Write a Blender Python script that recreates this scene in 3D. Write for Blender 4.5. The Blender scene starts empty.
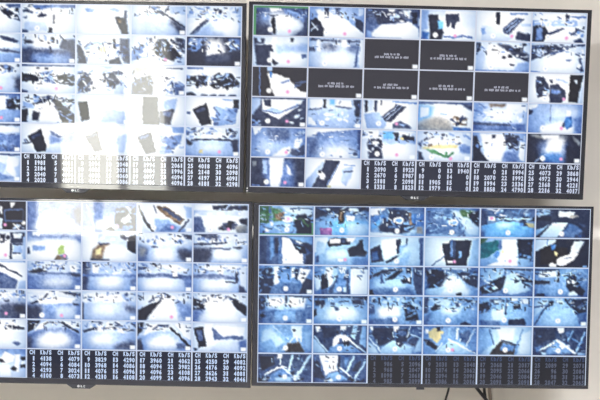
import bpy, bmesh, math, random
import numpy as np
from mathutils import Vector, Euler, Matrix

scene = bpy.context.scene
COL = scene.collection
R = math.radians

# ------------------------------------------------------------------ helpers
def srgb(c):
    out = []
    for v in c:
        v = v / 255.0
        out.append(v / 12.92 if v <= 0.04045 else ((v + 0.055) / 1.055) ** 2.4)
    return tuple(out)

def mat(name, col, rough=0.5, metal=0.0, ior=1.45, noise=None, bump=None, emit=None, strength=0.0):
    m = bpy.data.materials.new(name); m.use_nodes = True
    nt = m.node_tree; b = nt.nodes['Principled BSDF']
    c = srgb(col)
    b.inputs['Base Color'].default_value = (*c, 1)
    b.inputs['Roughness'].default_value = rough
    b.inputs['Metallic'].default_value = metal
    b.inputs['IOR'].default_value = ior
    if emit:
        b.inputs['Emission Color'].default_value = (*srgb(emit), 1)
        b.inputs['Emission Strength'].default_value = strength
    if noise or bump:
        tc = nt.nodes.new('ShaderNodeTexCoord')
        n = nt.nodes.new('ShaderNodeTexNoise')
        n.inputs['Scale'].default_value = (noise or bump)[0]
        n.inputs['Detail'].default_value = 6
        nt.links.new(tc.outputs['Object'], n.inputs['Vector'])
        if noise:
            r = nt.nodes.new('ShaderNodeValToRGB')
            k = noise[1]
            r.color_ramp.elements[0].position = 0.3
            r.color_ramp.elements[1].position = 0.7
            r.color_ramp.elements[0].color = (*[x * (1 - k) for x in c], 1)
            r.color_ramp.elements[1].color = (*[min(1, x * (1 + k)) for x in c], 1)
            nt.links.new(n.outputs['Fac'], r.inputs['Fac'])
            nt.links.new(r.outputs['Color'], b.inputs['Base Color'])
        if bump:
            bp = nt.nodes.new('ShaderNodeBump')
            bp.inputs['Strength'].default_value = bump[1]
            bp.inputs['Distance'].default_value = 0.002
            nt.links.new(n.outputs['Fac'], bp.inputs['Height'])
            nt.links.new(bp.outputs['Normal'], b.inputs['Normal'])
    return m

def link(name, me, m, parent=None):
    o = bpy.data.objects.new(name, me); COL.objects.link(o)
    if m is not None and len(me.materials) == 0:
        me.materials.append(m)
    if parent: o.parent = parent
    return o

def obj(name, bm, m, parent=None, bevel=0.0, smooth=False):
    if bevel:
        bmesh.ops.bevel(bm, geom=list(bm.edges), offset=bevel, segments=2, affect='EDGES', profile=0.6)
    bmesh.ops.recalc_face_normals(bm, faces=bm.faces)
    me = bpy.data.meshes.new(name)
    bm.to_mesh(me); bm.free()
    if smooth:
        for p in me.polygons: p.use_smooth = True
    return link(name, me, m, parent)

def box(bm, x0, x1, y0, y1, z0, z1):
    v = [bm.verts.new(p) for p in ((x0,y0,z0),(x1,y0,z0),(x1,y1,z0),(x0,y1,z0),(x0,y0,z1),(x1,y0,z1),(x1,y1,z1),(x0,y1,z1))]
    for f in ((0,3,2,1),(4,5,6,7),(0,1,5,4),(1,2,6,5),(2,3,7,6),(3,0,4,7)):
        bm.faces.new([v[i] for i in f])
    return bm

def boxbm(*a): return box(bmesh.new(), *a)

def prism_xz(bm, pts, y0, y1):
    a = [bm.verts.new((x, y0, z)) for x, z in pts]; b = [bm.verts.new((x, y1, z)) for x, z in pts]
    n = len(pts)
    bm.faces.new(a); bm.faces.new(b[::-1])
    for i in range(n): bm.faces.new((a[i], b[i], b[(i+1) % n], a[(i+1) % n]))
    return bm

def tube(bm, pts, r, n=10):
    pts = [Vector(p) for p in pts]
    # smooth the path
    sm = []
    for i in range(len(pts) - 1):
        p0 = pts[max(i-1, 0)]; p1 = pts[i]; p2 = pts[i+1]; p3 = pts[min(i+2, len(pts)-1)]
        for k in range(8):
            t = k / 8
            sm.append(0.5*((2*p1)+(p2-p0)*t+(2*p0-5*p1+4*p2-p3)*t*t+(3*p1-p0-3*p2+p3)*t**3))
    sm.append(pts[-1])
    rings = []
    for i, p in enumerate(sm):
        d = (sm[min(i+1, len(sm)-1)] - sm[max(i-1, 0)]).normalized()
        u = d.cross(Vector((0, 1, 0.001)))
        u.normalize(); w = d.cross(u)
        rings.append([bm.verts.new(p + r*(math.cos(2*math.pi*k/n)*u + math.sin(2*math.pi*k/n)*w)) for k in range(n)])
    for a, b in zip(rings, rings[1:]):
        for k in range(n): bm.faces.new((a[k], a[(k+1) % n], b[(k+1) % n], b[k]))
    bm.faces.new(rings[0][::-1]); bm.faces.new(rings[-1])
    return bm

def tag(o, label, cat, group=None):
    o['label'] = label; o['category'] = cat
    if group: o['group'] = group
    return o

def empty(name, loc, rot=(0, 0, 0)):
    o = bpy.data.objects.new(name, None); COL.objects.link(o)
    o.location = loc; o.rotation_euler = rot; o.empty_display_size = 0.1
    return o

def struct(name, bm, m, parent=None):
    o = obj(name, bm, m, parent)
    if parent is None: o['kind'] = 'structure'
    return o

# ------------------------------------------------------------------ materials
M = {}
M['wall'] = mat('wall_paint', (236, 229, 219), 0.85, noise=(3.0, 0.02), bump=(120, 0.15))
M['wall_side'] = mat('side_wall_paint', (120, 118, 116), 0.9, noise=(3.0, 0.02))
M['ceiling'] = mat('ceiling_paint', (225, 222, 215), 0.9, noise=(4.0, 0.02))
M['floor'] = mat('floor_tiles', (120, 114, 106), 0.5, noise=(6.0, 0.06))
M['bezel'] = mat('bezel_plastic', (46, 46, 52), 0.045, ior=1.5, noise=(60, .03))
M['back'] = mat('back_cover_plastic', (44, 48, 66), 0.6, noise=(40, 0.05))
M['chin'] = mat('chin_plastic', (44, 44, 50), 0.55, noise=(60, .03))
M['steel'] = mat('bracket_steel', (60, 60, 62), 0.45, metal=0.8, noise=(30, 0.05))
M['logo'] = mat('logo_silver', (205, 205, 205), 0.35, metal=0.3, noise=(60, 0.03))
M['cable'] = mat('cable_rubber', (26, 26, 30), 0.5, noise=(50, 0.08))
M['cable_pale'] = mat('cable_beige', (160, 145, 132), 0.6, noise=(50, 0.05))
M['white_plastic'] = mat('white_plastic', (225, 224, 220), 0.4, noise=(40, 0.02))
M['socket'] = mat('socket_dark', (40, 40, 42), 0.5, noise=(40, 0.05))
M['frame'] = mat('window_frame_paint', (235, 233, 228), 0.45, noise=(20, 0.02))
M['daylight'] = mat('daylight_pane', (240, 240, 230), 0.4, emit=(250, 248, 236), strength=17.5, noise=(20, 0.01))
M['daylight_weak'] = mat('weaker_daylight_pane', (240, 240, 230), 0.4, emit=(246, 246, 236), strength=13.0, noise=(20, 0.01))  # pane glow lowered for a weaker glare strip; no net is there
M['blind_glow'] = mat('added_blind_glow', (220, 220, 205), 0.8, emit=(240, 240, 225), strength=3.5, noise=(200, 0.03))  # added blinds, given a faint glow to weaken the upper glare
M['lamp_fill'] = mat('fill_lamp_diffuser', (240, 240, 240), 0.5, emit=(246, 249, 255), strength=62.0, noise=(20, 0.01))  # weaker glow for the added fill panel, not an aged lamp
M['lamp'] = mat('lamp_diffuser', (240, 240, 240), 0.5, emit=(246, 249, 255), strength=135.0, noise=(20, 0.01))

def screen_mat(name, rough=0.03, ior=1.5):
    m = bpy.data.materials.new(name); m.use_nodes = True
    nt = m.node_tree; b = nt.nodes['Principled BSDF']
    a = nt.nodes.new('ShaderNodeAttribute'); a.attribute_name = 'picture'
    b.inputs['Base Color'].default_value = (0.012, 0.012, 0.014, 1)
    b.inputs['Roughness'].default_value = rough
    b.inputs['IOR'].default_value = ior
    nt.links.new(a.outputs['Color'], b.inputs['Emission Color'])
    b.inputs['Emission Strength'].default_value = 1.0
    return m
M['screen'] = screen_mat('lcd_screen')

def glow_mat(name, c, strength=1.0):
    return mat(name, (18, 18, 20), 0.03, ior=1.5, emit=c, strength=strength, noise=(20, 0.01))

# ------------------------------------------------------------------ the pictures on the screens
RAMP_A = [(0, (12, 16, 32)), (2, (32, 38, 62)), (4, (66, 78, 112)), (6, (104, 134, 192)), (8, (154, 186, 236)), (10, (202, 221, 251)), (12, (230, 240, 255)), (14, (248, 252, 255)), (15, (255, 255, 255))]
RAMP_B = [(0, (14, 20, 38)), (2, (34, 48, 80)), (4, (64, 94, 144)), (6, (98, 144, 202)), (8, (140, 188, 236)), (10, (180, 220, 250)), (12, (214, 240, 255)), (14, (240, 250, 255)), (15, (255, 255, 255))]
SPEC = {'G': (78, 140, 100), 'g': (62, 104, 72), 'r': (240, 166, 214), 'P': (168, 108, 176), 'y': (232, 218, 164), 'o': (128, 108, 92),
        'K': (46, 45, 54), 'k': (34, 33, 42), 'B': (72, 132, 204), 'A': (118, 194, 252), 't': (24, 118, 132), 'q': (170, 168, 166), 'v': (170, 196, 120)}
NX, NY, SS = 56, 30, 2
PX, PY = np.meshgrid((np.arange(NX*SS)+.5)/(NX*SS)*100, (np.arange(NY*SS)+.5)/(NY*SS)*100)
_G = {}
def gm(n, s):
    k = (n, round(s, 2))
    if k not in _G:
        i = np.arange(n); g = np.exp(-((i[:, None]-i[None, :])**2)/(2*s*s)); _G[k] = g/g.sum(1, keepdims=True)
    return _G[k]
def blur(a, s):
    if s < 0.15: return a
    return gm(a.shape[0], s) @ a @ gm(a.shape[1], s).T

def tone(t, ramp):
    if t in '0123456789abcdef':
        v = int(t, 16); xs = [r[0] for r in ramp]
        return np.array([np.interp(v, xs, [r[1][k] for r in ramp]) for k in range(3)], float)
    return np.array(SPEC[t], float)

def inpoly(p):
    m = np.zeros_like(PX, bool); n = len(p)
    for i in range(n):
        x0, y0 = p[i]; x1, y1 = p[(i+1) % n]
        if y0 == y1: continue
        c = ((y0 > PY) != (y1 > PY)) & (PX < (x1-x0)*(PY-y0)/(y1-y0)+x0)
        m ^= c
    return m.astype(float)
def ell(cx, cy, rx, ry): return (((PX-cx)/rx)**2+((PY-cy)/ry)**2 <= 1).astype(float)
def seg(w, pts):
    m = np.zeros_like(PX)
    for (x0, y0), (x1, y1) in zip(pts, pts[1:]):
        ax, ay = PX*1.0, PY*0.53
        bx, by, cx, cy = x0, y0*.53, x1, y1*.53
        dx, dy = cx-bx, cy-by; L = dx*dx+dy*dy+1e-9
        t = np.clip(((ax-bx)*dx+(ay-by)*dy)/L, 0, 1)
        m = np.maximum(m, (np.hypot(ax-bx-t*dx, ay-by-t*dy) <= w/2).astype(float))
    return m

def paint(spec, ramp, seed):
    rnd = random.Random(seed)
    img = np.zeros((NY*SS, NX*SS, 3))
    def lay(mask, t, s):
        nonlocal img
        a = blur(mask, 0.35+s*(1.2 if s < 1.4 else 2.1))[:, :, None]
        img = img*(1-a)+tone(t, ramp)*a
    ops = [op.split() for op in spec.split('|')]
    late = [k for k in ops if k and (k[0] in 'wm' or k == ['c'] or (k[0] == 'l' and k[1] in 'Gg' and ('0' in k[4:] or '98' in k[4:])))]
    for k in [k for k in ops if k not in late]+[['warp']]+late:
        if k == ['warp']:
            # uneven edges: the lens and the video coding never leave straight lines
            rs = np.random.RandomState(seed+5)
            dx, dy = [(lambda q: q/q.std())(blur(rs.randn(NY*SS, NX*SS), 2.6)) for _ in range(2)]
            jj, ii = np.mgrid[0:NY*SS, 0:NX*SS]
            edge = np.minimum(np.minimum(ii, NX*SS-1-ii), np.minimum(jj, NY*SS-1-jj)).clip(0, 6)/6
            img = img[np.clip(np.rint(jj+dy*edge*.55), 0, NY*SS-1).astype(int), np.clip(np.rint(ii+dx*edge*.65), 0, NX*SS-1).astype(int)]
            if 'KK' not in spec and 'kk' not in spec.split('|')[0]:
                rs = np.random.RandomState(seed+11)
                lum = img.mean(2)
                mid = np.clip((lum-25)/70, 0, 1)*np.clip((262-lum)/110, 0, 1)
                n = 0
                for sg, am in ((1.0, 7), (2.2, 9), (5.0, 8)):
                    q = blur(rs.randn(NY*SS, NX*SS), sg); n = n+q/q.std()*am
                img = img+(n*mid)[:, :, None]*np.array([1.1, 1.0, .8])
                u = np.linspace(-1, 1, NX*SS)[None, :]; v = np.linspace(-1, 1, NY*SS)[:, None]
                vig = 1-.30*np.abs(u)**3.2-.18*np.clip(v, 0, 1)**3.5-.10*np.clip(-v, 0, 1)**4
                keep = np.clip((lum-225)/30, 0, 1)
                f = (vig+(1-vig)*keep*.55)[:, :, None]
                glow = 1+.14*np.exp(-(u**2/.35+(v-.05)**2/.30))[:, :, None]*np.clip((img.mean(2, keepdims=True)-60)/90, 0, 1)
                img = img*np.concatenate([f**1.35, f**.95, f**.48], 2)*glow
            continue
        if not k or (len(k) == 1 and k[0] != 'c'): continue
        if k[0] == 'b' and len(k) == 2:
            a, b = tone(k[1][0], ramp), tone(k[1][1], ramp)
            img[:] = a+(b-a)*(PY[:, :, None]/100)
        elif k[0] == 'n':          # clutter: x0 y0 x1 y1, tones, count
            x0, y0, x1, y1 = map(float, k[2:6]); cnt = int(k[6]) if len(k) > 6 else 10
            for _ in range(cnt):
                t = rnd.choice(k[1]); cx, cy = rnd.uniform(x0, x1), rnd.uniform(y0, y1)
                if rnd.random() < .5: lay(ell(cx, cy, rnd.uniform(2, 5), rnd.uniform(2.5, 7)), t, .6)
                else:
                    an = rnd.uniform(-.9, .9); l = rnd.uniform(3, 8)
                    lay(seg(rnd.uniform(1.5, 3.2), [(cx-l*math.cos(an), cy-2*l*math.sin(an)), (cx+l*math.cos(an), cy+2*l*math.sin(an))]), t, .5)
        elif k[0] == 'x':          # fine clutter: tones x0 y0 x1 y1 count
            x0, y0, x1, y1 = map(float, k[2:6])
            for _ in range(int(k[6])):
                cx, cy, an, l = rnd.uniform(x0, x1), rnd.uniform(y0, y1), rnd.choice([0, .15, -.2, 1.4, 1.57, .6]), rnd.uniform(1.2, 3.6)
                lay(.85*seg(rnd.uniform(1.1, 2.2), [(cx-l*math.cos(an), cy-1.9*l*math.sin(an)), (cx+l*math.cos(an), cy+1.9*l*math.sin(an))]), rnd.choice(k[1]), .25)
        elif k[0] == 'w':
            x, y = float(k[1]), float(k[2]); lay(ell(x, y, 4.8, 9), 'f', .4); lay(ell(x, y, 1.1, 2.4), '9', .4)
        elif k[0] == 'm':
            x, y = float(k[1]), float(k[2]); lay(ell(x, y, 3.1, 5.8), 'r', .7)
        elif len(k) == 1:
            lay(inpoly([(88, 84), (98, 84), (98, 97), (88, 97)]), 'd', .5)
        elif k[0] == 'l':          # line: tone soft width points
            v = list(map(float, k[4:])); lay(seg(float(k[3]), list(zip(v[::2], v[1::2]))), k[1], float(k[2]))
        elif k[0] == 'e' and len(k) == 7:          # ellipse: tone soft cx cy rx ry
            lay(ell(*map(float, k[3:7])), k[1], float(k[2]))
        else:                      # polygon: tone soft points
            v = list(map(float, k[2:])); lay(inpoly(list(zip(v[::2], v[1::2]))), k[0], float(k[1]))
    img = img.reshape(NY, SS, NX, SS, 3).mean((1, 3))
    soft = np.stack([blur(img[:, :, k], 1.3) for k in range(3)], 2)
    img = img+.5*(img-soft)
    c = np.clip(img/255, 0, 1)
    return np.where(c <= .04045, c/12.92, ((c+.055)/1.055)**2.4)

DARK = 'b KK|c'
def parse(t):
    d = {}
    for ln in t.strip().splitlines():
        if ln.strip():
            a, b, s = ln.split(';'); r, c = a.split()
            s = s.strip()
            d[(int(r)-1, int(c)-1)] = (b.strip(), DARK if s == 'DARK' else s)
    return d
def feeds_of(d):
    d = dict(d)
    for r in range(6):                      # the outermost column, beyond the photograph's edge, shows more of the same kind
        if (r, 0) not in d and (r, 3) in d: d[(r, 0)] = ('', d[(r, 3)][1])
        elif (r, 0) not in d: d[(r, 0)] = ('', d[(2, 1)][1])
    return d
UR = parse('''
1 1;feed of a dark corridor with a dark figure on a bright floor, outlined in green;b 54|p|3 3 0 60 30 70 30 100 0 100|e|8 3 8 30 22 32|d 2 28 20 60 25 95 60 90 78 68 100 38 100 30 60|f 1.5 42 30 68 40 88 62 60 64|f .6 24 0 48 0 52 16 33 22|8 2 14 30 26 20 28 50 18 60|5 1 50 4 97 4 97 30 88 30 60 10|6 .8 56 10 94 30 94 55 78 40 56 25|8 .5 60 12 80 22 80 30 62 20|4 1 92 45 100 45 100 100 75 100 90 80|l 1 .6 7 36 42 37 60 39 88|l G .2 5 0 3 100 3|l G .2 7 2 0 2 96|l g .1 1.8 99 8 99 92|w 31 80|m 66 84
1 2;feed of people beside a very bright sloping floor;b 97|9 1 55 0 80 0 80 45 60 30|3 .6 82 35 98 50 98 85 84 65|f .6 10 10 40 18 60 32 82 62 100 85 100 100 26 100 20 50|2 .6 2 45 14 35 22 55 28 75 27 100 0 100|n f3 4 40 22 75 7|3 .4 27 4 36 4 35 30 28 25|4 .8 46 2 56 4 55 30 48 22|c .5 88 3 98 3 98 25 90 30|w 31 85|m 65 88
1 3;feed of a crowd at the edge of a bright white floor;b 46|f .8 12 80 30 56 62 48 82 43 98 65 100 100 20 98 10 96|3 1 18 8 50 5 70 30 75 44 48 48 24 55 18 30|n 24af 18 12 70 45 12|f .8 40 2 55 2 52 12 42 12|e .8 68 5 84 5 80 30 72 25|2 .6 83 12 94 12 95 48 86 50|9 .8 4 70 12 80 12 98 3 98|e 1 96 30 100 30 100 60 96 55
1 4;feed of a dark figure beside a pale wall;b ce|9 1 2 5 14 5 12 65 2 70|2 .8 13 18 30 15 36 50 42 75 38 100 17 100 16 60|A .8 30 35 40 40 40 62 33 65|B .8 3 72 16 76 14 100 2 100|f .6 45 3 100 3 100 100 42 100 44 60|d 1.5 70 10 98 10 98 58 68 55|3 .5 45 16 70 12 70 38 64 40 62 60 55 58 54 42 50 60 46 50|l 6 .4 3 43 88 60 92 78 86 94 90|w 27 84|m 63 86
1 5;feed of an escalator in a white hall;b ff|c .8 10 50 36 46 60 58 70 82 58 100 10 100|2 .4 36 4 42 4 42 45 36 45|8 .5 10 60 16 55 18 75 12 80|4 .6 48 58 70 20 86 26 60 78 52 74|l 9 .3 1.4 52 60 74 24|l 9 .3 1.4 56 68 80 28|f .8 88 35 100 45 100 60 82 55|3 .8 74 66 100 76 100 98 72 92|b .8 78 40 100 40 100 48 84 48|l 7 .4 2.4 62 7 92 8|w 31 82|m 65 82
1 6;feed of a white floor with a dark doorway at its left;b df|f .6 4 4 98 4 98 30 4 30|9 .8 0 28 82 26 82 44 0 46|n fff 2 32 78 40 16|l 5 .3 3 46 16 52 18|3 .5 60 8 68 8 67 28 61 28|l 6 .4 2.4 70 14 97 14|2 .6 2 46 22 45 30 66 22 98 2 98|7 .8 8 55 18 50 20 90 8 95|4 .6 27 70 55 50 62 54 30 80|f .6 25 88 60 54 78 60 94 90 70 100 26 100|n 548 72 55 95 75 6|4 .8 78 92 90 85 95 100 80 100|w 30 82|m 64 84
2 1;feed of a dark stall beside a bright empty floor;b de|3 .8 2 8 22 8 20 25 3 28|c .6 8 4 14 4 14 20 8 20|3 .7 3 30 34 30 40 50 30 70 34 100 8 96|f .5 34 0 45 0 44 40 34 42|2 .5 68 5 74 5 73 18 69 18|9 1.5 40 30 98 25 98 50 45 60|f 2 55 60 92 55 92 95 50 95|f .8 30 50 39 52 38 70 31 68|2 .6 36 74 46 90 40 98 34 84|5 .6 88 58 97 58 97 70 90 72|w 31 80|m 65 83
2 2;feed of an empty hall with a dim far end;b bb|4 .8 3 5 97 8 97 16 3 12|f .6 15 8 21 8 21 48 15 46|4 2 25 22 48 22 55 40 28 42|5 2 72 25 92 25 92 48 70 42|f .8 58 5 70 5 69 32 60 30|4 .9 0 32 14 36 12 46 0 46|e 3 25 60 80 55 85 98 20 98|5 .5 88 30 92 30 88 95 83 98|f .6 92 4 100 4 100 100 93 100|w 30 86
2 3;dark feed with a two-line message and no picture;DARK
2 4;dark feed with a two-line message and no picture;DARK
2 5;feed of a pale floor with dark clutter along a slanting wall;b dd|b 1 2 40 20 20 14 98 2 98|3 .6 1 6 10 4 9 30 2 45|f 1 22 8 40 10 70 60 70 85 20 85|3 1 38 6 60 10 98 42 98 66 76 50 55 28|n 26cf 40 6 98 55 14|3 .5 64 70 73 74 72 80 65 78|9 1 80 70 98 66 98 100 70 98|w 29 85|l 8 .4 3 0 98 96 98
2 6;feed of a pale floor with dark clutter in the far corner;b cd|3 .8 1 10 45 5 62 20 34 38 12 52 1 60|n 12ac 2 10 42 48 14|e 1.5 30 45 70 22 86 60 80 98 10 98|l 4 .5 3 56 14 98 4|l 5 .5 3 38 36 66 20|5 .6 66 52 76 54 74 62 66 58|4 .6 86 30 90 30 97 90 92 95|f .5 92 20 97 20 98 80|n 4f 88 20 98 90 8|w 28 86|l 8 .3 2 2 97 18 98
3 1;feed of a bright floor cut by a dark curve;b KK|f .6 27 22 46 24 66 38 80 64 88 80 100 82 100 100 42 100 34 70|9 .5 27 0 37 0 37 14 28 16|B .4 31 16 36 18 37 40 33 36|l 6 .3 2 13 2 15 95|n 56 60 40 98 70 5|w 31 80|m 65 83
3 2;dark feed with a two-line message and no picture;DARK
3 3;dark feed with a two-line message and no picture;DARK
3 4;dark feed with a two-line message and no picture;DARK
3 5;darkest feed with a two-line message and no picture;b kk|k 1 0 0 100 0 100 100 0 100|c|DARK
3 6;feed of dark crates in a white room with a dark door;b ff|3 .5 12 12 26 12 38 52 32 76 16 82 12 50|n 18c 14 25 34 75 12|3 .5 37 38 52 36 66 55 68 80 60 98 38 98|6 .7 40 50 60 58 52 70 40 66|k .4 74 4 98 4 90 96 72 95|e .6 82 20 88 20 87 32 83 32|3 .4 37 22 42 22 42 34 38 32|l 9 .4 2 48 20 70 30|d .6 90 60 98 40 98 98 90 98|w 29 85|m 64 85
4 1;feed of a white counter in a dark shop;b 43|b .8 0 4 18 4 14 30 4 60 0 60|f .6 18 6 97 6 90 22 50 74 20 48|3 .4 22 8 35 8 35 32 24 30|9 .6 36 35 60 45 84 20 84 30 52 55 22 48|l 5 .3 2 21 46 50 54 86 24|n ce 72 40 97 98 6|n 9d 5 80 28 98 4|w 30 80|m 65 80|c
4 2;feed of a hall floor with glints of light;b ca|f .6 4 3 28 3 27 34 6 40|1 .5 29 4 35 4 35 34 30 32|A 1 41 3 50 3 50 20 42 20|f .6 55 4 86 6 80 30 54 26|l 4 .5 2.5 4 40 28 34|l 4 .5 2.5 52 26 80 32|9 2 10 40 90 35 90 95 15 95|n f 25 45 75 85 6|f .8 2 62 10 66 18 92 2 90|3 .8 84 4 97 4 97 60 88 50|n 24f 86 50 98 98 6|w 28 83|c
4 3;feed of an escalator against white walls;b ff|2 .5 3 4 9 4 10 40 5 45|4 .5 21 4 27 4 27 40 22 44|c .6 10 4 20 4 20 38 11 40|9 .8 3 50 30 42 46 75 40 96 10 96|3 .5 34 58 62 14 79 24 52 76 42 72|l a .3 1.3 38 62 66 16|l a .3 1.3 44 68 72 20|4 .8 56 82 70 70 92 94 56 96|9 .6 65 78 80 82 76 92|l 8 .4 3 56 6 98 10|w 30 80|m 63 80|l 2 .3 2 34 4 34 16
4 4;feed of a canteen with pale tables and brown chairs;b ff|5 .6 0 3 100 3 100 14 40 8 0 12|4 .8 82 8 100 12 100 32 88 20|A 1.5 0 16 28 16 26 52 0 72|d 1 4 20 22 20 20 50 4 60|q 1.8 0 80 30 52 58 60 66 98 0 98|l 8 .6 3 40 44 52 44|o .7 64 50 92 56 90 80 66 78|n 24f 66 52 90 76 9|B .8 64 86 96 90 98 99 66 99
4 5;feed of a pale blue hall with a low counter;b ba|f 1 60 3 98 3 98 30 62 40|o 1.2 28 5 60 5 58 14 32 16|8 .9 3 6 20 6 18 46 4 50|n 68c 2 10 28 55 10|d 2 25 25 85 20 80 55 30 58|n ef 20 20 90 60 8|6 1 0 66 96 72 96 98 0 98|4 .8 0 68 70 74 70 80 0 76|l b .5 3 4 98 96 98
4 6;feed of a person in blue in a pale room;b 98|f .8 0 2 18 2 16 14 0 26|3 .7 0 22 10 24 4 38 0 38|l 5 .4 1.5 41 4 41 60|b 1.5 45 8 92 10 92 40 45 50|f 1.5 30 72 62 58 86 76 86 100 20 100|B .5 67 45 80 42 82 75 72 88 66 70|f .5 70 22 78 22 79 40 71 40|4 .6 64 65 68 60 68 80 62 80|7 1 86 50 98 40 98 98 88 90|w 28 83|m 62 82
5 1;feed of a dim floor crossed by a bright streak;b 79|f .6 2 0 21 0 13 22 6 28|5 1.5 25 5 70 5 70 45 40 50|a 2 14 40 42 55 46 90 15 85|f 1 38 98 58 70 72 62 74 85 62 99|f .7 80 40 92 28 94 48 86 72 78 66|4 .8 72 70 84 72 98 55 98 90 84 96 72 88|n 6e 78 5 98 50 8|w 31 83|m 65 83
5 2;feed of a blue-tinted floor lit from below;b 69|f .8 0 0 96 0 60 8 20 14 12 34 0 32|5 2 4 35 20 30 20 90 4 90|7 1.5 45 25 95 20 95 60 40 55|f 4 20 100 40 62 75 58 92 100|5 .7 93 5 100 5 100 70 94 70|n e4 86 70 98 95 5|w 30 87
5 3;feed of a pale room with a round dark table;b cf|9 1 30 8 100 30 100 44 40 50|f .6 0 0 30 0 30 26 0 32|3 .9 12 70 36 70 40 96 14 96|3 .6 10 48 14 32 32 30 38 52 36 76 14 74|f .7 17 42 26 36 34 46 24 56|n f2c 12 36 36 70 8|A .7 38 6 58 4 58 30 40 30|2 .6 59 8 66 8 66 36 60 36|2 .6 74 14 96 22 96 36 74 32|f .5 66 4 95 4 90 16 70 16|y .4 70 24 77 24 77 32 71 32|w 29 81|m 65 83|c
5 4;feed of a market stall with green and tan goods;b cd|n 38f 4 5 95 32 16|f 1 20 26 75 30 75 45 22 45|y .8 10 56 40 46 76 44 74 56 40 58 14 62|o .6 22 44 30 46 28 54 20 54|G .7 17 60 36 66 42 82 28 76|l G .4 5 36 72 54 86 55 74|l G .5 4 58 86 68 72|3 .8 2 70 9 72 14 98 4 98|7 1 76 40 98 50 98 74 80 70|5 1 2 40 12 30 8 60|w 28 88|m 63 92|c
5 5;feed of a bright doorway between dark sides;b 9a|f 1.2 14 4 58 4 64 40 58 100 26 100 20 40|2 .8 2 12 9 14 18 66 32 98 2 98|3 .6 36 8 44 8 43 20 37 20|3 .9 60 8 86 8 86 60 74 50 62 40|n 26a 60 10 86 62 12|6 1.5 60 62 86 66 86 98 58 98|f .8 87 30 98 30 98 98 88 90|w 31 81
5 6;feed of light rays spreading in a dark space;b 22|6 3 18 40 40 20 75 30 70 98 40 98|f 2 40 8 72 10 64 70 30 72|q 1 4 4 20 4 36 18 14 14|f 1 24 3 60 3 56 18 30 18|q .9 82 4 99 28 98 40 86 22|B 2 24 66 66 66 66 96 30 96|l a .6 2 34 70 16 98|2 .8 74 40 90 46 98 96 74 96|c|w 30 84|m 64 85
6 1;feed of a bright column of light on a dark ground;b 33|6 2.5 24 0 78 10 82 100 26 100|f 1 34 0 62 0 58 60 54 100 37 100|9 .8 21 8 30 12 31 55 24 55|f .7 65 20 74 40 76 60 68 52|q .6 3 14 12 14 12 30 4 30|l 8 .4 2 4 94 18 96|3 .6 20 70 30 72 28 96 20 96|c|w 30 83|m 64 84
6 2;feed looking down an escalator with a rider;b ff|a .7 0 76 30 12 38 12 12 98 0 98|3 .5 36 4 64 8 40 98 12 98 26 50|l 8 .3 1.5 62 10 40 90|f .6 22 44 30 42 36 60 34 74 26 68|2 .4 24 40 29 40 29 48 24 48|a .8 66 34 86 24 84 62 74 92 66 80|f .5 52 70 64 8 70 8 60 98 44 98|4 .5 70 40 86 40 86 44 70 46|l 8 .3 1.5 70 20 90 22|3 .4 30 80 36 80 36 90 30 92|y .4 41 90 47 90 47 99 41 99
''')
UR[(2, 4)] = (UR[(2, 4)][0], DARK)
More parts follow.
